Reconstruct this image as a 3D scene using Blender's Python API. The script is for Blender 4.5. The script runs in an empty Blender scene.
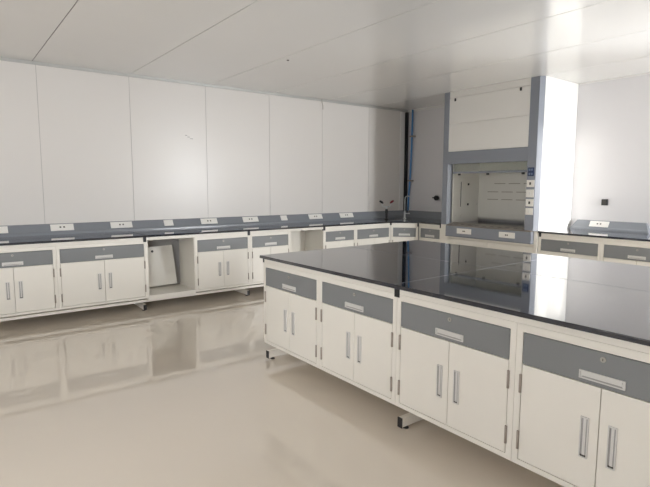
import bpy, bmesh, math, random
from mathutils import Vector, Matrix
random.seed(7)
S = bpy.context.scene
C = S.collection
PI = math.pi

# ---------------------------------------------------------------- materials
def mat(name, col, rough=0.5, metal=0.0, coat=0.0, noise=0.0, nscale=6.0, bump=0.0, bscale=60.0, spec=0.5, coat_rough=0.1):
    m = bpy.data.materials.new(name); m.use_nodes = True
    nt = m.node_tree; b = nt.nodes['Principled BSDF']
    b.inputs['Base Color'].default_value = (*col, 1)
    b.inputs['Roughness'].default_value = rough
    b.inputs['Metallic'].default_value = metal
    b.inputs['Coat Weight'].default_value = coat
    b.inputs['Coat Roughness'].default_value = coat_rough
    b.inputs['Specular IOR Level'].default_value = spec
    tc = nt.nodes.new('ShaderNodeTexCoord')
    if noise:
        n = nt.nodes.new('ShaderNodeTexNoise'); n.inputs['Scale'].default_value = nscale; n.inputs['Detail'].default_value = 5
        r = nt.nodes.new('ShaderNodeMapRange')
        r.inputs['To Min'].default_value = 1 - noise; r.inputs['To Max'].default_value = 1 + noise
        mx = nt.nodes.new('ShaderNodeVectorMath'); mx.operation = 'SCALE'
        mx.inputs[0].default_value = col
        nt.links.new(tc.outputs['Object'], n.inputs['Vector'])
        nt.links.new(n.outputs['Fac'], r.inputs['Value'])
        nt.links.new(r.outputs['Result'], mx.inputs['Scale'])
        nt.links.new(mx.outputs['Vector'], b.inputs['Base Color'])
        r2 = nt.nodes.new('ShaderNodeMapRange')
        r2.inputs['To Min'].default_value = rough * 0.8; r2.inputs['To Max'].default_value = rough * 1.2
        nt.links.new(n.outputs['Fac'], r2.inputs['Value'])
        nt.links.new(r2.outputs['Result'], b.inputs['Roughness'])
    if bump:
        n2 = nt.nodes.new('ShaderNodeTexNoise'); n2.inputs['Scale'].default_value = bscale; n2.inputs['Detail'].default_value = 2
        bp = nt.nodes.new('ShaderNodeBump'); bp.inputs['Strength'].default_value = bump; bp.inputs['Distance'].default_value = 0.002
        nt.links.new(tc.outputs['Object'], n2.inputs['Vector'])
        nt.links.new(n2.outputs['Fac'], bp.inputs['Height'])
        nt.links.new(bp.outputs['Normal'], b.inputs['Normal'])
    return m

M = {
 'wall':    mat('wall_panel_paint', (0.70, 0.672, 0.638), 0.36, coat=0.22, coat_rough=0.24, noise=0.015, nscale=1.3, bump=0.05, bscale=3),
 'wall_b':  mat('wall_panel_paint_b', (0.685, 0.672, 0.68), 0.36, coat=0.22, coat_rough=0.24, noise=0.015, nscale=1.3, bump=0.05, bscale=3),
 'ceiling': mat('ceiling_panel_paint', (0.76, 0.752, 0.73), 0.15, coat=0.18, coat_rough=0.06, noise=0.015, nscale=1.1, bump=0.04, bscale=2.5),
 'wall_joint': mat('wall_panel_joint', (0.47, 0.455, 0.43), 0.6, noise=0.05),
 'gap':     mat('panel_joint', (0.16, 0.155, 0.145), 0.7, noise=0.05),
 'floor':   mat('epoxy_floor', (0.72, 0.645, 0.55), 0.12, coat=0.9, coat_rough=0.03, noise=0.03, nscale=0.8, bump=0.05, bscale=3.5),
 'trim':    mat('aluminium_trim', (0.48, 0.48, 0.46), 0.4, 0.25, noise=0.03),
 'white_trim': mat('white_trim', (0.74, 0.73, 0.71), 0.35, noise=0.02),
 'steel':   mat('ivory_powder_coat', (0.80, 0.77, 0.705), 0.38, noise=0.015, nscale=9, bump=0.04, bscale=200),
 'inner':   mat('cabinet_interior', (0.45, 0.43, 0.38), 0.6, noise=0.03),
 'grey':    mat('grey_drawer_coat', (0.212, 0.22, 0.226), 0.38, noise=0.02, nscale=9, bump=0.04, bscale=200),
 'top':     mat('black_epoxy_top', (0.012, 0.016, 0.028), 0.045, coat=0.6, coat_rough=0.03, noise=0.05, nscale=3, spec=0.85),
 'trough':  mat('grey_wire_trough', (0.22, 0.235, 0.26), 0.25, noise=0.02),
 'plate':   mat('white_plastic_plate', (0.82, 0.80, 0.76), 0.4, noise=0.02),
 'black':   mat('black_plastic', (0.015, 0.015, 0.017), 0.4, noise=0.05),
 'dark':    mat('dark_slot', (0.05, 0.045, 0.04), 0.5, noise=0.05),
 'nickel':  mat('satin_nickel', (0.42, 0.40, 0.37), 0.4, 0.6, noise=0.04, nscale=20),
 'hinge':   mat('hinge_steel', (0.36, 0.31, 0.27), 0.4, 0.2, noise=0.05, nscale=20),
 'handle':  mat('pull_plastic', (0.66, 0.65, 0.63), 0.35, 0.1, noise=0.03),
 'handle_in': mat('pull_recess', (0.34, 0.33, 0.32), 0.35, 0.1, noise=0.03),
 'hoodgrey': mat('hood_grey_coat', (0.245, 0.265, 0.305), 0.36, noise=0.015, bump=0.03, bscale=150),
 'hoodwhite': mat('hood_white_coat', (0.80, 0.79, 0.76), 0.36, noise=0.012, bump=0.03, bscale=150),
 'liner':   mat('hood_liner', (0.84, 0.83, 0.78), 0.3, noise=0.03),
 'airfoil': mat('stainless_airfoil', (0.30, 0.27, 0.24), 0.32, 0.5, noise=0.05, nscale=12),
 'sealant': mat('grey_sealant', (0.34, 0.35, 0.37), 0.4, noise=0.05),
 'blue':    mat('blue_pipe', (0.10, 0.28, 0.58), 0.35, noise=0.05),
 'hose':    mat('white_faucet_coat', (0.68, 0.71, 0.72), 0.3, noise=0.02),
 'red':     mat('dark_red_rubber', (0.22, 0.02, 0.035), 0.45, noise=0.05),
 'navy':    mat('display_face', (0.02, 0.035, 0.09), 0.2, noise=0.05),
 'seg':     mat('display_buttons', (0.12, 0.17, 0.27), 0.3, noise=0.05),
 'winframe': mat('window_frame_coat', (0.75, 0.75, 0.74), 0.4, noise=0.02),
 'door':    mat('door_coat', (0.68, 0.68, 0.66), 0.4, noise=0.02),
 'ext':     mat('outdoor_ground', (0.3, 0.3, 0.27), 0.8, noise=0.2),
}
def glass(name, tint=(1, 1, 1), refl=0.08):
    m = bpy.data.materials.new(name); m.use_nodes = True; nt = m.node_tree
    for n in list(nt.nodes):
        if n.type == 'BSDF_PRINCIPLED': nt.nodes.remove(n)
    out = [n for n in nt.nodes if n.type == 'OUTPUT_MATERIAL'][0]
    t = nt.nodes.new('ShaderNodeBsdfTransparent'); t.inputs[0].default_value = (*tint, 1)
    g = nt.nodes.new('ShaderNodeBsdfGlossy'); g.inputs['Roughness'].default_value = 0.02
    fr = nt.nodes.new('ShaderNodeFresnel'); fr.inputs[0].default_value = 1.45
    mx = nt.nodes.new('ShaderNodeMixShader')
    nt.links.new(fr.outputs[0], mx.inputs[0]); nt.links.new(t.outputs[0], mx.inputs[1]); nt.links.new(g.outputs[0], mx.inputs[2])
    nt.links.new(mx.outputs[0], out.inputs[0])
    return m
M['glass'] = glass('clear_pane'); M['sash'] = glass('sash_glass', (0.93, 0.95, 0.93))

# ---------------------------------------------------------------- mesh helpers
def box(bm, x0, x1, y0, y1, z0, z1, mi=0, bevel=0.0):
    vs = [bm.verts.new((x, y, z)) for x in (x0, x1) for y in (y0, y1) for z in (z0, z1)]
    f = [(0,1,3,2),(4,6,7,5),(0,4,5,1),(2,3,7,6),(0,2,6,4),(1,5,7,3)]
    fs = [bm.faces.new([vs[i] for i in q]) for q in f]
    for a in fs: a.material_index = mi
    if bevel:
        es = list({e for a in fs for e in a.edges})
        r = bmesh.ops.bevel(bm, geom=es, offset=bevel, segments=2, affect='EDGES', profile=0.6)
        for a in r['faces']: a.material_index = mi
def prism(bm, pts, axis, a0, a1, mi=0):
    """pts 2-D outline; axis 'x' -> pts are (y,z); 'y' -> (x,z); 'z' -> (x,y)"""
    def P(p, a):
        return {'x': (a, p[0], p[1]), 'y': (p[0], a, p[1]), 'z': (p[0], p[1], a)}[axis]
    A = [bm.verts.new(P(p, a0)) for p in pts]; B = [bm.verts.new(P(p, a1)) for p in pts]
    n = len(pts); fs = [bm.faces.new(A), bm.faces.new(B[::-1])]
    for i in range(n): fs.append(bm.faces.new([A[i], B[i], B[(i+1) % n], A[(i+1) % n]]))
    for f in fs: f.material_index = mi
def tube(bm, pts, r, seg=12, mi=0):
    pts = [Vector(p) for p in pts]; rings = []; up = None
    rs = r if isinstance(r, (list, tuple)) else [r] * len(pts)
    for i, p in enumerate(pts):
        t = ((pts[i+1] - p) if i < len(pts)-1 else (p - pts[i-1])).normalized()
        if 0 < i < len(pts)-1: t = ((pts[i+1] - p).normalized() + (p - pts[i-1]).normalized()).normalized()
        if up is None: up = Vector((0, 0, 1)) if abs(t.z) < 0.9 else Vector((1, 0, 0))
        a = t.cross(up).normalized(); b = a.cross(t).normalized(); up = b
        rings.append([bm.verts.new(p + (a*math.cos(2*PI*k/seg) + b*math.sin(2*PI*k/seg)) * rs[i]) for k in range(seg)])
    for i in range(len(rings)-1):
        for k in range(seg):
            f = bm.faces.new([rings[i][k], rings[i][(k+1) % seg], rings[i+1][(k+1) % seg], rings[i+1][k]]); f.material_index = mi; f.smooth = True
    for q in (rings[0][::-1], rings[-1]):
        f = bm.faces.new(q); f.material_index = mi
def obj(name, bm, mats, parent=None):
    bmesh.ops.recalc_face_normals(bm, faces=bm.faces)
    me = bpy.data.meshes.new(name); bm.to_mesh(me); bm.free()
    for m in (mats if isinstance(mats, (list, tuple)) else [mats]): me.materials.append(M[m])
    o = bpy.data.objects.new(name, me); C.objects.link(o)
    if parent: o.parent = parent
    return o
def B(name, m, parent, *boxes, bevel=0.0):
    bm = bmesh.new()
    for b in boxes: box(bm, *b, bevel=bevel)
    return obj(name, bm, m, parent)
def tag(o, label, cat, group=None, kind=None):
    if label: o['label'] = label
    if cat: o['category'] = cat
    if group: o['group'] = group
    if kind: o['kind'] = kind
    return o
def thing(name, label, cat, loc=(0, 0, 0), rz=0.0, group=None):
    o = bpy.data.objects.new(name, None); C.objects.link(o); o.empty_display_size = 0.1
    o.location = loc; o.rotation_euler = (0, 0, rz)
    return tag(o, label, cat, group)
def struct(name, m, *boxes, bevel=0.0):
    return tag(B(name, m, None, *boxes, bevel=bevel), None, None, kind='structure')

# ---------------------------------------------------------------- room shell
X0, XW, Y0, YW, ZC = -2.2, 6.66, -1.6, 6.36, 2.71
struct('floor', 'floor', (X0-.2, XW+.2, Y0-.2, YW+.2, -0.1, 0))

def panel_strip(bm, edges, make, gap=0.005):
    for a, b in zip(edges[:-1], edges[1:]): make(bm, a + gap/2, b - gap/2)
# ceiling: long sandwich panels running along Y, fine joints between them
bm = bmesh.new()
ce = [X0-.2, -1.1, -0.1, 0.885, 1.905, 2.925, 3.89, 4.86, 5.83, XW+.2]
panel_strip(bm, ce, lambda b, a, c: box(b, a, c, Y0-.2, YW+.2, ZC, ZC+.05, 0), gap=.007)
box(bm, X0-.2, XW+.2, Y0-.2, YW+.2, ZC+.004, ZC+.12, 1)
tag(obj('ceiling', bm, ['ceiling', 'gap']), None, None, kind='structure')
# left wall: upright panels
bm = bmesh.new()
we = [X0-.2, -1.02, -0.05, 0.92, 1.893, 2.862, 3.828, 4.775, 5.74, XW]
panel_strip(bm, we, lambda b, a, c: box(b, a, c, YW, YW+.05, 0, ZC, 0), gap=0.006)
box(bm, X0-.2, XW, YW+.004, YW+.12, 0, ZC, 1)
wl = tag(obj('wall_left', bm, ['wall', 'wall_joint']), None, None, kind='structure')
B('scratch_mark', 'gap', wl, (2.57, 2.60, YW-.001, YW, 2.035, 2.04), (2.60, 2.635, YW-.001, YW, 2.015, 2.02), (2.635, 2.675, YW-.001, YW, 1.995, 2.0))

def wall_holes(name, axis, pos, thick, a0, a1, holes):
    """wall slab with rectangular openings; axis = normal axis"""
    bm = bmesh.new(); cur = a0
    def bx(s, e, z0, z1):
        if e-s < 1e-4 or z1-z0 < 1e-4: return
        p0, p1 = sorted((pos, pos+thick))
        if axis == 'x': box(bm, p0, p1, s, e, z0, z1)
        else: box(bm, s, e, p0, p1, z0, z1)
    for (h0, h1, z0, z1) in sorted(holes):
        bx(cur, h0, 0, ZC); bx(h0, h1, 0, z0); bx(h0, h1, z1, ZC); cur = h1
    bx(cur, a1, 0, ZC)
    return tag(obj(name, bm, 'wall_b'), None, None, kind='structure')
H_back = [(0.95, 2.36, 1.0, 1.93)]
H_right = [(-2.1, -0.72, 0.95, 2.35), (5.32, 6.12, 0.95, 2.35)]
H_front = [(-0.9, 0.7, 0.95, 2.35), (1.3, 2.9, 0.95, 2.35), (4.6, 5.5, 0.0, 2.1)]
wall_holes('wall_back', 'x', XW, .12, Y0-.2, YW+.12, H_back)
wall_holes('wall_right', 'y', Y0, -.12, X0-.12, XW, H_right)
wall_holes('wall_front', 'x', X0, -.12, Y0, YW, H_front)

def window(n, axis, pos, sgn, a0, a1, z0, z1, mull, power, col=(0.96, 0.98, 1.0)):
    """frame set in the opening, glass pane, area light outside as daylight; some windows are added fill"""
    w = thing('window_%d' % n, None, None); w['kind'] = 'structure'
    def bx(s, e, za, zb, d0, d1):
        p0, p1 = sorted((pos + sgn*d0, pos + sgn*d1))
        return (p0, p1, s, e, za, zb) if axis == 'x' else (s, e, p0, p1, za, zb)
    t = .05
    bs = [bx(a0, a0+t, z0, z1, .03, .09), bx(a1-t, a1, z0, z1, .03, .09), bx(a0+t, a1-t, z0, z0+t, .03, .09), bx(a0+t, a1-t, z1-t, z1, .03, .09)]
    for q in mull: bs.append(bx(q-.025, q+.025, z0+t, z1-t, .03, .09))
    B('window_frame', 'winframe', w, *bs)
    B('pane', 'glass', w, bx(a0+t, a1-t, z0+t, z1-t, .058, .062))
    ld = bpy.data.lights.new('daylight', 'AREA'); ld.shape = 'RECTANGLE'
    ld.size = a1-a0-.02; ld.size_y = z1-z0-.02; ld.energy = power * (a1-a0) * (z1-z0) * PI; ld.color = col
    lo = bpy.data.objects.new('daylight', ld); C.objects.link(lo)
    c = (a0+a1)/2; zc = (z0+z1)/2; off = sgn*.17
    lo.location = (pos+off, c, zc) if axis == 'x' else (c, pos+off, zc)
    d = Vector((-sgn, 0, 0)) if axis == 'x' else Vector((0, -sgn, 0))
    lo.rotation_euler = d.to_track_quat('-Z', 'Z').to_euler()
    return lo
L_RIGHT, L_BACK, L_FRONT_FILL, L_SIDE_FILL = 70.0, 28.0, 2.8, 24.0
window(1, 'y', Y0, -1, *H_right[1], [5.72], L_RIGHT)
window(5, 'y', Y0, -1, *H_right[0], [-1.4], L_SIDE_FILL)  # added unseen window, fill light for the left bench cabinets
window(2, 'x', XW, 1, *H_back[0], [1.65], L_BACK)
window(3, 'x', X0, -1, *H_front[0], [-0.1], L_FRONT_FILL, (1.0, .96, .9))  # added window behind the camera, puts light on the island front
window(4, 'x', X0, -1, *H_front[1], [2.1], L_FRONT_FILL, (1.0, .96, .9))  # second added window behind the camera, same fill on the island front
d = thing('door_1', None, None); d['kind'] = 'structure'
B('door_leaf', 'door', d, (X0-.08, X0-.04, 4.64, 5.46, 0.005, 2.06), bevel=.003)
B('door_frame', 'trim', d, (X0-.1, X0+.01, 4.6, 4.637, 0, 2.1), (X0-.1, X0+.01, 5.463, 5.5, 0, 2.1), (X0-.1, X0+.01, 4.637, 5.463, 2.063, 2.1))
bm = bmesh.new(); tube(bm, [(X0-.04, 4.70, 1.0), (X0+.02, 4.70, 1.0), (X0+.02, 4.82, 1.0)], .01); obj('door_handle', bm, 'nickel', d)

# cove trims
struct('trim_1', 'trim', (X0, XW-.03, YW-.022, YW, ZC-.03, ZC))
struct('trim_2', 'white_trim', (XW-.03, XW, 4.93, YW, ZC-.035, ZC))
struct('trim_3', 'white_trim', (XW-.012, XW, Y0, 3.35, ZC-.018, ZC))
struct('trim_4', 'white_trim', (XW-.19, XW-.095, YW-.014, YW, .968, ZC-.035))        # corner upright
struct('trim_5', 'white_trim', (X0, X0+.03, Y0, YW-.03, ZC-.03, ZC))
struct('trim_6', 'white_trim', (X0+.03, XW-.02, Y0, Y0+.03, ZC-.03, ZC))

# ---------------------------------------------------------------- base cabinets
ZB, ZT = 0.137, 0.790
def pull(name, parent, cx, cz, w, h, y=0.0):
    """recessed pull: raised rim with a shaded pocket inside"""
    vert = h > w
    o = B(name, 'handle', parent,
          (cx-w/2, cx+w/2, y-.006, y, cz+h/2-.005, cz+h/2), (cx-w/2, cx+w/2, y-.006, y, cz-h/2, cz-h/2+.005),
          (cx-w/2, cx-w/2+.005, y-.006, y, cz-h/2+.005, cz+h/2-.005), (cx+w/2-.005, cx+w/2, y-.006, y, cz-h/2+.005, cz+h/2-.005))
    if vert:
        B('pocket', 'handle_in', o, (cx-w/2+.005, cx+w/2-.005, y-.0015, y, cz-h/2+.005, cz+h/2-.005))
        B('grip_bar', 'handle', o, (cx-.005, cx+.006, y-.0035, y-.0015, cz-h/2+.012, cz+h/2-.005))
        B('pocket_end', 'dark', o, (cx-w/2+.006, cx+w/2-.006, y-.002, y-.0015, cz-h/2+.005, cz-h/2+.012))
    else:
        B('pocket', 'handle', o, (cx-w/2+.005, cx+w/2-.005, y-.0015, y, cz-h/2+.005, cz+h/2-.005))
        B('grip_bar', 'handle', o, (cx-w/2+.012, cx+w/2-.012, y-.006, y-.0015, cz+.001, cz+h/2-.005))
        B('pocket_end', 'handle_in', o, (cx-w/2+.012, cx+w/2-.012, y-.003, y-.0015, cz-h/2+.005, cz-h/2+.010))
    return o
def cabinet(label, loc, rz, W, doors=2, depth=.49, group=None, m='steel', handle_w=.175):
    t = thing('base_cabinet', label, 'cabinet', loc, rz, group)
    s = .030
    bm = bmesh.new()
    box(bm, 0, s, 0, depth, ZB, ZT); box(bm, W-s, W, 0, depth, ZB, ZT)
    box(bm, s, W-s, 0, depth, ZB, .161); box(bm, s, W-s, 0, depth, .756, ZT)
    box(bm, s, W-s, depth-.015, depth, .161, .756)
    box(bm, s, W-s, .022, depth-.015, .600, .618)
    obj('carcass', bm, m, t)
    g = .0035
    d = B('drawer', 'grey', t, (s+g, W-s-g, 0, .020, .6125, .7525), bevel=.0012)
    pull('drawer_handle', d, W/2, .646, handle_w, .034)
    bm = bmesh.new(); tube(bm, [(W/2, 0, .725), (W/2, -.004, .725)], .011, 16)
    k = obj('lock', bm, 'nickel', d)
    B('keyhole', 'dark', k, (W/2-.0015, W/2+.0015, -.0045, -.004, .720, .730))
    n = doors; w = (W-2*s-2*g-(n-1)*g) / n
    for i in range(n):
        a = s+g + i*(w+g)
        dr = B('door', m, t, (a, a+w, 0, .020, .1645, .6085), bevel=.0012)
        left = (i == 0) if n == 2 else True
        hx = (a+w-.052) if left else (a+.052)
        pull('door_handle', dr, hx, .385, .034, .172)
        ox = a-.004 if left else a+w+.004
        for zc in (.52, .255):
            bm = bmesh.new(); tube(bm, [(ox, -.004, zc-.042), (ox, -.004, zc+.042)], .0065, 10)
            obj('hinge', bm, 'hinge', dr)
    return t

def worktop(label, pts, group, holes=None):
    bm = bmesh.new(); prism(bm, pts, 'z', .8285, .850)
    es = [e for e in bm.edges if all(abs(v.co.z-.850) < 1e-5 for v in e.verts)]
    bmesh.ops.bevel(bm, geom=es, offset=.003, segments=2, affect='EDGES')
    return tag(obj('worktop', bm, 'top'), label, 'worktop', group)

# ---------------------------------------------------------------- island
GI = 'base cabinets of the island bench'
ys = [3.467, 2.7225, 1.985, 1.237, 0.490]
lab = ['ivory cabinet of the island at its far left corner, grey drawer over two doors',
       'ivory island cabinet second from the far corner, left of the black worktop joint',
       'ivory island cabinet just right of the black joint, above the protruding middle foot',
       'nearest ivory island cabinet, cut off by the right edge of the photo']
for i in range(4):
    cabinet(lab[i], (2.02, ys[i]-.001, 0), -PI/2, ys[i]-ys[i+1]-.002, group=GI)
lab2 = ['island cabinet on the side facing the fume hood, at the far end',
        'island cabinet on the side facing the fume hood, second from the far end',
        'island cabinet on the side facing the fume hood, second from the near end',
        'island cabinet on the side facing the fume hood, at the near end']
for i in range(4):
    cabinet(lab2[i], (3.83, ys[i+1]+.001, 0), PI/2, ys[i]-ys[i+1]-.002, group=GI)
XM = 2.925
GT = 'worktop slabs of the island bench'
K = .03          # the slabs were laid very slightly out of square
def sk(x, y): return (x, y + K*(x-1.988))
def slab4(x0, x1, y0, y1, k0=True):
    return [sk(x0, y1), sk(x1, y1), sk(x1, y0) if k0 else (x1, y0), sk(x0, y0) if k0 else (x0, y0)]
w1 = worktop('black glossy worktop slab at the far left corner of the island', slab4(1.988, XM-.0008, 1.984, 3.471), GT)
w2 = worktop('black island worktop slab nearest the viewer, cut by the right photo edge', slab4(1.988, XM-.0008, .487, 1.9824, False), GT)
w3 = worktop('black island worktop slab nearest the fume hood corner, mirroring its grey front', slab4(XM+.0008, 3.862, 1.984, 3.471), GT)
w4 = worktop('black island worktop slab at the right, mirroring the bright white wall', slab4(XM+.0008, 3.862, .487, 1.9824, False), GT)
def bead(parent, a, b, w=.003):
    d = (Vector(b)-Vector(a)).normalized(); n = Vector((-d.y, d.x))*w
    pts = [Vector(a)+n, Vector(b)+n, Vector(b)-n, Vector(a)-n]
    bm = bmesh.new(); prism(bm, [(p.x, p.y) for p in pts], 'z', .8490, .8506); obj('sealant_bead', bm, 'sealant', parent)
bead(w1, (XM, sk(XM, 1.985)[1]), (XM, sk(XM, 3.468)[1])); bead(w1, sk(1.993, 1.983), sk(XM-.004, 1.983))
bead(w4, (XM, .49), (XM, sk(XM, 1.982)[1])); bead(w4, sk(XM+.004, 1.983), sk(3.857, 1.983))

def foot(t, a, b, c, axis, end, endcap=True):
    """foot beam; axis 'x' beam from a to b along x centred on y=c"""
    h = .016
    def bb(s, e, q0, q1, z0, z1): return (s, e, c+q0, c+q1, z0, z1) if axis == 'x' else (c+q0, c+q1, s, e, z0, z1)
    fb = B('foot_beam', 'steel', t, bb(a, b, -h, h, .018, .072))
    for e0 in ([a] if end == 1 else [a, b]):
        s = -1 if e0 == a else 1
        p0, p1 = sorted((e0, e0 + s*.006))
        B('end_cap', 'black', fb, bb(p0, p1, -h-.001, h+.001, .014, .073))
        q = e0 - s*.045
        bm = bmesh.new()
        P = (lambda z: (q, c, z)) if axis == 'x' else (lambda z: (c, q, z))
        tube(bm, [P(0.0), P(.006), P(.0062), P(.018)], [.019, .017, .007, .007], 12)
        obj('levelling_foot', bm, 'black', fb)
t = thing('steel_bench_frame', 'ivory steel frame of the island, feet poking out under its cabinets', 'bench frame', (0, 0, 0), 0, 'steel frames under the benches')
for (a, b) in ((3.452, 2.004), (1.965, .508)):
    for x in (2.02, 3.80):
        B('top_rail', 'steel', t, (x, x+.03, b, a, .7915, .828))
for y in (3.461, 1.9845, .499):
    for x in (2.017, 3.804):
        w = .0195 if abs(y-1.9845) < .01 else .0085
        B('joint_cap', 'black', t, (x, x+.03, y-w, y+w, (.774 if w > .01 else .7915), .828))
for y in (3.43, 1.95, .53):
    foot(t, 2.03, 3.82, y, 'x', 2)
    for x in (2.72, 3.10): B('leg', 'steel', t, (x, x+.04, y-.016, y+.016, .072, .828))

# ---------------------------------------------------------------- bench along the left wall
YF = 5.64
GW = 'base cabinets of the wall bench'
cabinet('ivory wall-bench cabinet cut off by the left edge of the photo', (0.145, YF, 0), 0, .752, group=GW)
cabinet('wide ivory wall-bench cabinet left of the open kneehole with the loose panel', (0.899, YF, 0), 0, .901, group=GW)
cabinet('ivory wall-bench cabinet right of the kneehole with the loose panel', (2.362, YF, 0), 0, .732, group=GW)
cabinet('narrow ivory wall-bench cabinet half hidden by the near corner of the island', (3.096, YF, 0), 0, .606, group=GW)
cabinet('narrow ivory wall-bench cabinet right of the empty second kneehole', (4.268, YF, 0), 0, .585, group=GW)
cabinet('ivory wall-bench cabinet left of the angled corner cabinet, behind the island', (4.855, YF, 0), 0, .712, group=GW)
# kneehole units
def kneehole(label, x, w, back):
    t = thing('kneehole_unit', label, 'open cabinet', (x, YF, 0), 0, 'open kneehole units')
    B('bottom_shelf', 'steel', t, (0, w, 0, .47, .120, .165), bevel=.002)
    B('side_panel', 'steel', t, (0, .010, .004, .47, .165, .786))
    B('side_panel', 'steel', t, (w-.010, w, .004, .47, .165, .786))
    if back: B('back_panel', 'steel', t, (.010, w-.010, .45, .465, .165, .786))
    else: B('top_brace', 'steel', t, (.010, w-.010, .43, .47, .745, .786))
    return t
kneehole('open ivory kneehole with a loose panel leaning inside', 1.8015, .559, False)
kneehole('empty open kneehole right of the narrow cabinet, behind the island corner', 3.7035, .563, True)
p = thing('loose_panel', 'loose ivory panel with a black hole leaning inside the open kneehole', 'panel', (1.83, YF+.405, .1652))
p.rotation_euler = (-math.radians(13), math.radians(-1.5), 0)
p.location.z += .0
bm = bmesh.new(); box(bm, 0, .462, 0, .012, 0.012, .495, bevel=.0015); obj('panel_board', bm, 'steel', p)
bm = bmesh.new(); tube(bm, [(.205, .002, .438), (.205, -.002, .438)], .015, 14); obj('cable_hole', bm, 'black', p)

bj = [0.0, 1.78, 3.079, 4.272, 5.57]
GWT = 'worktop slabs of the wall bench'
labs = ['black wall-bench worktop slab at the left edge of the photo',
        'black wall-bench worktop slab above the kneehole with the loose panel',
        'black wall-bench worktop slab above the empty second kneehole',
        'black wall-bench worktop slab between the empty kneehole and the angled corner']
for i in range(4):
    a, b = bj[i], bj[i+1]
    worktop(labs[i], [(a+.0008, 5.612), (b-.0008, 5.612), (b-.0008, YW-.003), (a+.0008, YW-.003)], GWT)
worktop('black five-sided corner worktop carrying the eyewash and the white faucet', [(5.5708, 5.612), (5.840, 5.338), (XW-.003, 5.338), (XW-.003, YW-.003), (5.5708, YW-.003)], GWT)
worktop('short black worktop slab between the corner and the fume hood', [(5.842, 4.888), (XW-.003, 4.888), (XW-.003, 5.3365), (5.842, 5.3365)], GWT)

t = thing('steel_bench_frame', 'ivory steel frame of the bench along the left wall', 'bench frame', (0, 0, 0), 0, 'steel frames under the benches')
for i in range(4):
    a, b = bj[i]+(.019 if i else .003), bj[i+1]-.019
    B('top_rail', 'steel', t, (a, b, YF, YF+.03, .7915, .828))
    B('lower_rail', 'steel', t, (bj[i]+.002, bj[i+1]-.002, YF+.035, YF+.065, .090, .118))
    B('back_rail', 'steel', t, (a, b, YW-.10, YW-.07, .7915, .828))
for i in range(1, 5):
    B('joint_cap', 'black', t, (bj[i]-.0175, bj[i]+.0175, YF-.003, YF+.027, .774, .828) if i < 4 else (bj[i]-.0175, bj[i]+.0175, YF-.003, YF+.027, .7915, .828))
for x in (.10, 1.75, 3.05, 4.24, 5.54):
    foot(t, YF-.02, YW-.06, x, 'y', 1)
    B('leg', 'steel', t, (x-.016, x+.016, 6.16, 6.20, .072, .7915))

# corner unit (45 degrees)
A0, A1 = Vector((5.573, 5.637)), Vector((5.867, 5.343))
cab = cabinet('angled ivory corner cabinet with grey drawer joining the two benches', (A0.x, A0.y, 0), -PI/4, (A1-A0).length, doors=1, depth=.44, group=GW)
t = thing('steel_bench_frame', 'short ivory steel frame of the corner bench beside the fume hood', 'bench frame', (0, 0, 0), 0, 'steel frames under the benches')
u = (A1-A0).normalized(); nrm = Vector((-u.y, u.x)) * -1
nrm = Vector((u.y, -u.x)) * -1
def ang(bmx, s0, s1, d0, d1, z0, z1):
    pts = [A0+u*s0+nrm*d0, A0+u*s1+nrm*d0, A0+u*s1+nrm*d1, A0+u*s0+nrm*d1]
    prism(bmx, [(q.x, q.y) for q in pts], 'z', z0, z1)
LL = (A1-A0).length
bm = bmesh.new(); ang(bm, .015, LL-.015, 0, .03, .7915, .828); obj('top_rail', bm, 'steel', t)
B('top_rail', 'steel', t, (5.87, 5.90, 4.92, 5.325, .7915, .828))
for s in (LL-.002,):
    bm = bmesh.new(); ang(bm, s-.012, s+.012, -.003, .027, .774, .828); obj('joint_cap', bm, 'black', t)
B('joint_cap', 'black', t, (5.867, 5.897, 4.890, 4.918, .780, .828))
foot(t, 5.84, 6.54, 5.31, 'x', 1); foot(t, 5.84, 6.54, 4.92, 'x', 1)
for y in (5.31, 4.92): B('leg', 'steel', t, (6.42, 6.46, y-.016, y+.016, .072, .828))
cabinet('ivory cabinet with grey drawer between the angled corner and the fume hood', (5.87, 5.326, 0), -PI/2, .437, doors=1, group=GW)

# ---------------------------------------------------------------- bench right of the hood
GR = 'base cabinets right of the fume hood'
cabinet('ivory cabinet against the right side of the fume hood', (5.87, 3.358, 0), -PI/2, .743, group=GR)
cabinet('ivory cabinet at the right edge of the photo, second from the fume hood', (5.87, 2.613, 0), -PI/2, .743, group=GR)
worktop('black worktop between the fume hood and the right edge of the photo', [(5.842, 1.866), (XW-.003, 1.866), (XW-.003, 3.360), (5.842, 3.360)], 'worktop right of the fume hood')
t = thing('steel_bench_frame', 'ivory steel frame of the bench right of the fume hood', 'bench frame', (0, 0, 0), 0, 'steel frames under the benches')
B('top_rail', 'steel', t, (5.87, 5.90, 1.87, 3.328, .7915, .828))
B('joint_cap', 'black', t, (5.867, 5.897, 3.330, 3.357, .780, .828))
for y in (3.32, 1.90):
    foot(t, 5.84, 6.54, y, 'x', 1); B('leg', 'steel', t, (6.42, 6.46, y-.016, y+.016, .072, .828))

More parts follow.
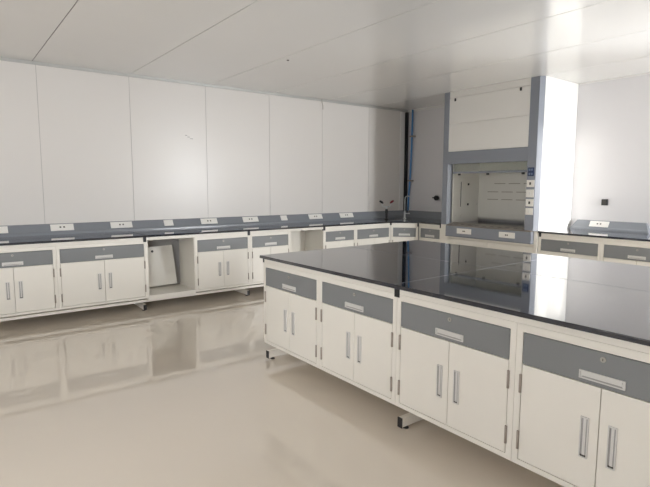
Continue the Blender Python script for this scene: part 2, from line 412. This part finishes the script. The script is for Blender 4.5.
# ---------------------------------------------------------------- wire troughs (sloping service ledges)
PROF = [(.106, .8502), (.105, .864), (.099, .878), (.090, .886), (.046, .962), (.036, .967), (.001, .967), (.001, .8502)]   # distance from wall, z
slope = math.atan2(.962-.886, .044)
def plate(parent, frame, s0, s1, dots, m='plate'):
    """socket plate lying on the slope; frame maps (s along, dist from wall, z)"""
    def on(d, off):     # point on slope line at distance d, lifted by off
        z = .886 + (.090-d)/.044*.076
        return d + off*math.sin(slope), z + off*math.cos(slope)
    d0, d1 = .087, .048
    bm = bmesh.new()
    def slab(a, b, da, db, o0, o1, mi=0):
        vs = []
        for s in (a, b):
            for dd in (da, db):
                for o in (o0, o1):
                    q, z = on(dd, o); vs.append(bm.verts.new(frame(s, q, z)))
        for q in [(0,1,3,2),(4,6,7,5),(0,4,5,1),(2,3,7,6),(0,2,6,4),(1,5,7,3)]:
            f = bm.faces.new([vs[i] for i in q]); f.material_index = mi
    slab(s0, s1, d0, d1, 0, .007)
    p = obj('socket_plate', bm, m, parent)
    if dots:
        c = (s0+s1)/2
        bm = bmesh.new()
        for k in (-.028, .010):
            slab(c+k, c+k+.018, .071, .062, .0072, .0082)
        obj('socket_holes', bm, 'dark', p)
    return p
t = thing('wire_trough', 'long grey sloping socket ledge at the back of the left bench', 'socket ledge', (0, 0, 0), 0, 'sloping socket ledges')
bm = bmesh.new(); prism(bm, [(YW-d_, z) for d_, z in PROF], 'x', 0.0, XW-.001); obj('trough_body', bm, 'trough', t)
fr = lambda s, q, z: (s, YW-q, z)
for (a, b, k) in [(.33, .558, 1), (.961, 1.195, 1), (1.595, 1.842, 1), (2.234, 2.35, 0), (2.727, 2.956, 1), (3.345, 3.584, 1), (3.967, 4.073, 0), (4.469, 4.72, 1), (5.076, 5.35, 1)]:
    plate(t, fr, a, b, k)
t = thing('wire_trough', 'grey sloping socket ledge between the room corner and the fume hood', 'socket ledge', (0, 0, 0), 0, 'sloping socket ledges')
bm = bmesh.new(); prism(bm, [(XW-d_, z) for d_, z in PROF], 'y', 4.895, YW-.108); obj('trough_body', bm, 'trough', t)
t = thing('wire_trough', 'short grey socket ledge with slanted ends right of the fume hood', 'socket ledge', (0, 0, 0), 0, 'sloping socket ledges')
bm = bmesh.new()
A = [bm.verts.new((XW-d_, 2.40+max(0, (z-.86))*.5, z)) for d_, z in PROF]; Bv = [bm.verts.new((XW-d_, 3.33-max(0, (z-.86))*.6, z)) for d_, z in PROF]
n = len(PROF); bm.faces.new(A); bm.faces.new(Bv[::-1])
for i in range(n): bm.faces.new([A[i], Bv[i], Bv[(i+1) % n], A[(i+1) % n]])
obj('trough_body', bm, 'trough', t)
plate(t, lambda s, q, z: (XW-q, s, z), 2.86, 3.09, 1)

# ---------------------------------------------------------------- fume hood
XH = 5.82; HR, HL = 3.37, 4.88
h = thing('fume_hood', 'tall grey and white fume hood between the two back benches', 'fume hood', (XH, (HL+HR)/2, 0))
hx, hy = XH, (HL+HR)/2
def HB(name, m, *boxes, parent=None, bevel=0.0):
    bs = [(a-hx, b-hx, c-hy, d_-hy, e, f) for (a, b, c, d_, e, f) in boxes]
    return B(name, m, parent or h, *bs, bevel=bevel)
def HP(name, m, pts, axis, a0, a1, parent=None):
    bm = bmesh.new()
    off = {'x': (hy, 0, hx), 'y': (hx, 0, hy), 'z': (hx, hy, 0)}[axis]
    prism(bm, [(p[0]-off[0], p[1]-off[1]) for p in pts], axis, a0-off[2], a1-off[2]); return obj(name, bm, m, parent or h)
# side panels
HB('side_panel', 'hoodwhite', (5.874, XW-.003, HR, HR+.02, 0, ZC-.001))
HB('side_panel', 'hoodwhite', (5.874, XW-.003, HL-.02, HL, 0, ZC-.001))
# front posts with chamfered outer edge and splayed inner jamb
HP('front_post', 'hoodgrey', [(XH, 3.53), (XH, 3.412), (5.873, HR), (5.873, HR+.02), (6.0, HR+.04), (6.0, 3.49), (5.86, 3.53)], 'z', .845, ZC-.001)
HP('front_post', 'hoodgrey', [(XH, 4.765), (XH, 4.853), (5.873, HL), (5.873, HL-.02), (5.90, HL-.04), (5.90, 4.745), (5.865, 4.745)], 'z', .845, ZC-.001)
HB('header_panel', 'hoodgrey', (XH, 5.86, 3.5305, 4.7645, 1.708, 1.880))
HB('header_return', 'hoodgrey', (5.86, 5.90, 3.5305, 4.734, 1.708, 1.74))
# white upper panels, fine joints
for z0, z1 in ((1.883, 2.262), (2.265, 2.618), (2.621, ZC-.001)):
    HB('upper_panel', 'hoodwhite', (XH+.004, 5.85, 3.533, 4.762, z0, z1), bevel=.001)
for y in (4.663, 3.661): HB('panel_latch', 'black', (XH-.010, XH+.004, y-.011, y+.011, 2.572, 2.612), bevel=.002)
# liner
HB('side_liner', 'liner', (5.904, 6.52, 4.722, 4.734, .875, 2.25)); HB('side_liner', 'liner', (6.002, 6.52, 3.50, 3.512, .875, 2.25))
HB('back_baffle', 'liner', (6.50, 6.512, 3.512, 4.72, .925, 2.25))
HB('rear_liner', 'liner', (6.585, 6.597, HR+.02, HL-.02, .90, 2.25))
HB('roof_liner', 'liner', (5.92, 6.585, 3.49, 4.74, 2.25, 2.262))
bl = []
for (z, ya, yb, st) in ((1.435, 3.56, 4.45, .235), (1.315, 3.56, 4.56, .235), (1.205, 3.56, 4.56, .235)):
    y = yb
    while y - .18 > ya: bl.append((6.4975, 6.4999, y-.18, y, z-.004, z+.004)); y -= st
HB('baffle_slots', 'hinge', *bl)
sp = HB('service_panel', 'liner', (6.08, 6.26, 4.716, 4.722, 1.10, 1.46), bevel=.002)
HB('panel_edge', 'dark', (6.076, 6.080, 4.714, 4.722, 1.10, 1.46), parent=sp)
for z in (1.425, 1.13): HB('panel_knob', 'black', (6.225, 6.25, 4.704, 4.716, z-.015, z+.015), parent=sp, bevel=.003)
# sash
s = HB('sash', 'sash', (5.905, 5.911, 3.535, 4.719, 1.60, 2.2))
HB('sash_handle', 'hoodgrey', (5.885, 5.925, 3.532, 4.720, 1.572, 1.602), parent=s, bevel=.004)
for y in (4.62, 4.15, 3.63): HB('sash_clip', 'black', (5.89, 5.91, y-.018, y+.018, 1.548, 1.572), parent=s, bevel=.003)
# work surface, airfoil, ledge
HB('work_surface', 'top', (5.942, 6.58, 3.40, 4.85, .845, .872))
HP('airfoil', 'airfoil', [(XH-.03, .835), (XH-.018, .848), (5.94, .880), (5.94, .872), (5.875, .846), (5.875,.835)], 'y', 3.425, 4.74)
HB('airfoil_slots', 'dark', *[(5.842, 5.872, 3.52+k*.118, 3.575+k*.118, .853, .8605) for k in range(10)])
l = HB('front_ledge', 'hoodgrey', (XH-.03, 5.87, 3.418, 4.745, .695, .834), bevel=.002)
HB('ledge_lip', 'trough', (XH-.034, 5.86, 3.418, 4.745, .683, .6945), parent=l)
for (a, b) in ((3.637, 3.865), (4.30, 4.54)):
    p = HB('socket_plate', 'plate', (XH-.037, XH-.030, a, b, .735, .808), parent=l, bevel=.0015); c = (a+b)/2
    HB('socket_holes', 'dark', *[(XH-.0385, XH-.037, c+k-.009, c+k+.009, .764, .780) for k in (-.012, .012)], parent=l)
# controls
dsp = HB('control_display', 'navy', (XH-.010, XH, 3.432, 3.511, 1.522, 1.627), bevel=.003)
HB('display_button', 'seg', *[(XH-.0115, XH-.010, y-.011, y+.011, z-.013, z+.013) for y in (3.457, 3.488) for z in (1.548, 1.60)], parent=dsp)
for i, (za, zb) in enumerate(((1.388, 1.474), (1.262, 1.357), (1.150, 1.240), (1.045, 1.128))):
    p = HB('switch_plate', 'plate', (XH-.008, XH, 3.422, 3.522, za, zb), bevel=.002)
    zc = (za+zb)/2
    HB('switch_rocker', 'dark' if i in (0, 2) else 'white_trim', (XH-.011, XH-.008, 3.462, 3.484, zc-.016, zc+.016), parent=p)
# base
HB('base_carcass', 'steel', (5.85, 5.873, HR, 3.412, .05, .844), (5.85, 5.873, 4.748, HL, .05, .844), (5.874, 5.90, 3.39, 4.86, .05, .68), (5.873, 6.55, 3.391, 4.859, .10, .12), (5.873, 6.55, 3.391, 4.859, .80, .8445))
for a, b in ((3.416, 4.078), (4.082, 4.744)):
    dd = HB('door', 'steel', (5.852, 5.8735, a, b, .11, .645), bevel=.0015)
HB('apron', 'steel', (5.852, 5.8735, 3.416, 4.744, .649, .682))

# ---------------------------------------------------------------- small things
# desktop eyewash
e = thing('eyewash', 'twin-head desktop eyewash with one black and one dark red head', 'eyewash', (5.872, 6.05, .850))
bm = bmesh.new(); tube(bm, [(0,0,0),(0,0,.012),(0,0,.0122),(0,0,.10),(0,0,.12),(0,0,.168)], [.034,.032,.020,.022,.026,.020], 18); obj('base', bm, 'black', e)
bm = bmesh.new()
tube(bm, [(0,0,.16),(0,0,.20)], .010, 12); tube(bm, [(-.055,0,.205),(.055,0,.205)], .009, 12)
obj('valve_body', bm, 'hose', e)
for sx, m_ in ((-1, 'black'), (1, 'red')):
    bm = bmesh.new()
    tube(bm, [(.045*sx,0,.205),(.085*sx,0,.215),(.102*sx,0,.240),(.106*sx,0,.262)], .0055, 10); a = obj('arm', bm, 'hose', e)
    bm = bmesh.new()
    tube(bm, [(.080*sx,0,.262),(.086*sx,0,.268),(.112*sx,0,.282),(.154*sx,0,.303),(.158*sx,0,.306)], [.006,.012,.019,.013,.004], 16)
    hd = obj('spray_head', bm, m_, e); hd['label'] = 'black spray head' if sx < 0 else 'dark red spray head'
# gooseneck faucet
f = thing('gooseneck_faucet', 'slim white gooseneck laboratory faucet on the corner worktop', 'faucet', (6.27, 6.02, .850))
bm = bmesh.new(); tube(bm, [(0,0,0),(0,0,.01),(0,0,.011),(0,0,.11),(0,0,.12)], [.027,.025,.016,.015,.012], 16); obj('base', bm, 'hose', f)
dx, dy = .8, -.6
pts = [(0,0,.10),(0,0,.28)] + [((.046-.046*math.cos(k*PI/8))*dx, (.046-.046*math.cos(k*PI/8))*dy, .33+.05*math.sin(k*PI/8)) for k in range(9)] + [(.092*dx,.092*dy,.22),(.088*dx,.088*dy,.17)]
bm = bmesh.new(); tube(bm, pts, .0085, 12); obj('spout', bm, 'hose', f)
bm = bmesh.new(); tube(bm, [(.088*dx,.088*dy,.172),(.087*dx,.087*dy,.14)], [.011,.008], 12); obj('nozzle', bm, 'hose', f)
bm = bmesh.new(); tube(bm, [(.012*dx,.012*dy,.085),(.085*dx,.085*dy,.085)], [.009,.011], 12); obj('tap_handle', bm, 'hose', f)
# blue pipe with clamps
g = thing('blue_pipe', 'blue water pipe running down the wall beside the room corner', 'pipe', (6.622, 6.237, .93))
bm = bmesh.new(); tube(bm, [(0,.042,.035),(0,.035,.25),(0,.01,.60),(0,-.01,1.1),(0,-.02,1.775)], .0165, 14); obj('pipe_run', bm, 'blue', g)
for z, yy in ((.56, .013), (1.325, -.014)):
    B('pipe_clamp', 'hinge', g, (-.022, .034, yy-.06, yy+.045, z-.012, z+.012), bevel=.003)
# black conduit in corner
c = tag(B('cable_conduit', 'black', None, (6.585, 6.63, YW-.044, YW-.001, .968, ZC-.036), bevel=.003), 'black vertical cable conduit in the far room corner', 'conduit')
# wall outlets
o1 = thing('wall_outlet', 'small dark square wall outlet above the bench right of the fume hood', 'outlet', (XW, 2.95, 1.20))
B('outlet_box', 'black', o1, (-.022, -.001, -.037, .037, -.038, .038), bevel=.004)
B('outlet_face', 'dark', o1, (-.025, -.022, -.024, .024, -.024, .024), bevel=.001)
o2 = thing('wall_valve', 'round black wall fitting just left of the fume hood', 'wall fitting', (XW, 5.64, 1.20))
bm = bmesh.new(); tube(bm, [(-.001,0,0),(-.02,0,0),(-.021,0,0),(-.055,0,0),(-.06,0,0)], [.028,.028,.04,.042,.034], 18); obj('valve_knob', bm, 'black', o2)
bm = bmesh.new(); tube(bm, [(-.035,0,0),(-.035,.085,.004)], .011, 10); obj('valve_stem', bm, 'black', o2)
# dangling wire at ceiling
bm = bmesh.new(); tube(bm, [(4.72, 6.30, ZC-.001), (4.722, 6.30, 2.66), (4.74, 6.298, 2.60), (4.742, 6.30, 2.55)], .0045, 8)
tag(obj('dangling_wire', bm, 'hinge'), 'short grey wire hanging from the ceiling along the left wall', 'wire')
bm = bmesh.new(); tube(bm, [(3.018, 4.623, ZC-.006), (3.018, 4.623, ZC-.0005)], .014, 12)
tag(obj('ceiling_plug', bm, 'dark'), 'tiny dark plug in the ceiling panels', 'plug')

# ---------------------------------------------------------------- camera
cam = bpy.data.cameras.new('camera'); co = bpy.data.objects.new('camera', cam); C.objects.link(co)
yaw, pitch, roll = math.radians(37.2296), math.radians(6.4948), math.radians(0.1414)
fw = Vector((math.sin(yaw)*math.cos(pitch), math.cos(yaw)*math.cos(pitch), -math.sin(pitch)))
rt = Vector((math.cos(yaw), -math.sin(yaw), 0)); up = rt.cross(fw)
r2 = rt*math.cos(roll) + up*math.sin(roll); u2 = up*math.cos(roll) - rt*math.sin(roll)
mw = Matrix(((r2.x, u2.x, -fw.x, 0), (r2.y, u2.y, -fw.y, 0), (r2.z, u2.z, -fw.z, 1.3959), (0, 0, 0, 1)))
co.matrix_world = mw
cam.sensor_width = 36; cam.lens = 506.2265/650*36; cam.clip_start = .05
S.camera = co

# low sun reaching the corner beside the fume hood through the right window
sl = bpy.data.lights.new('sun', 'SUN'); sl.energy = 5.0; sl.angle = math.radians(3.5); sl.color = (1.0, 0.98, 0.95)
so = bpy.data.objects.new('sun', sl); C.objects.link(so)
so.location = (5, -4, 3); so.rotation_euler = Vector((.105, 1, -.05)).to_track_quat('-Z', 'Z').to_euler()
# ---------------------------------------------------------------- world and view
w = bpy.data.worlds.new('sky'); S.world = w; w.use_nodes = True
bg = w.node_tree.nodes['Background']; bg.inputs[0].default_value = (0.86, 0.92, 1.0, 1); bg.inputs[1].default_value = 2.0
S.view_settings.view_transform = 'Standard'; S.view_settings.look = 'None'
S.view_settings.gamma = 1.0; S.view_settings.use_curve_mapping = False
S.view_settings.exposure = 0.22
S.cycles.diffuse_bounces = 8; S.cycles.max_bounces = 12; S.cycles.glossy_bounces = 6
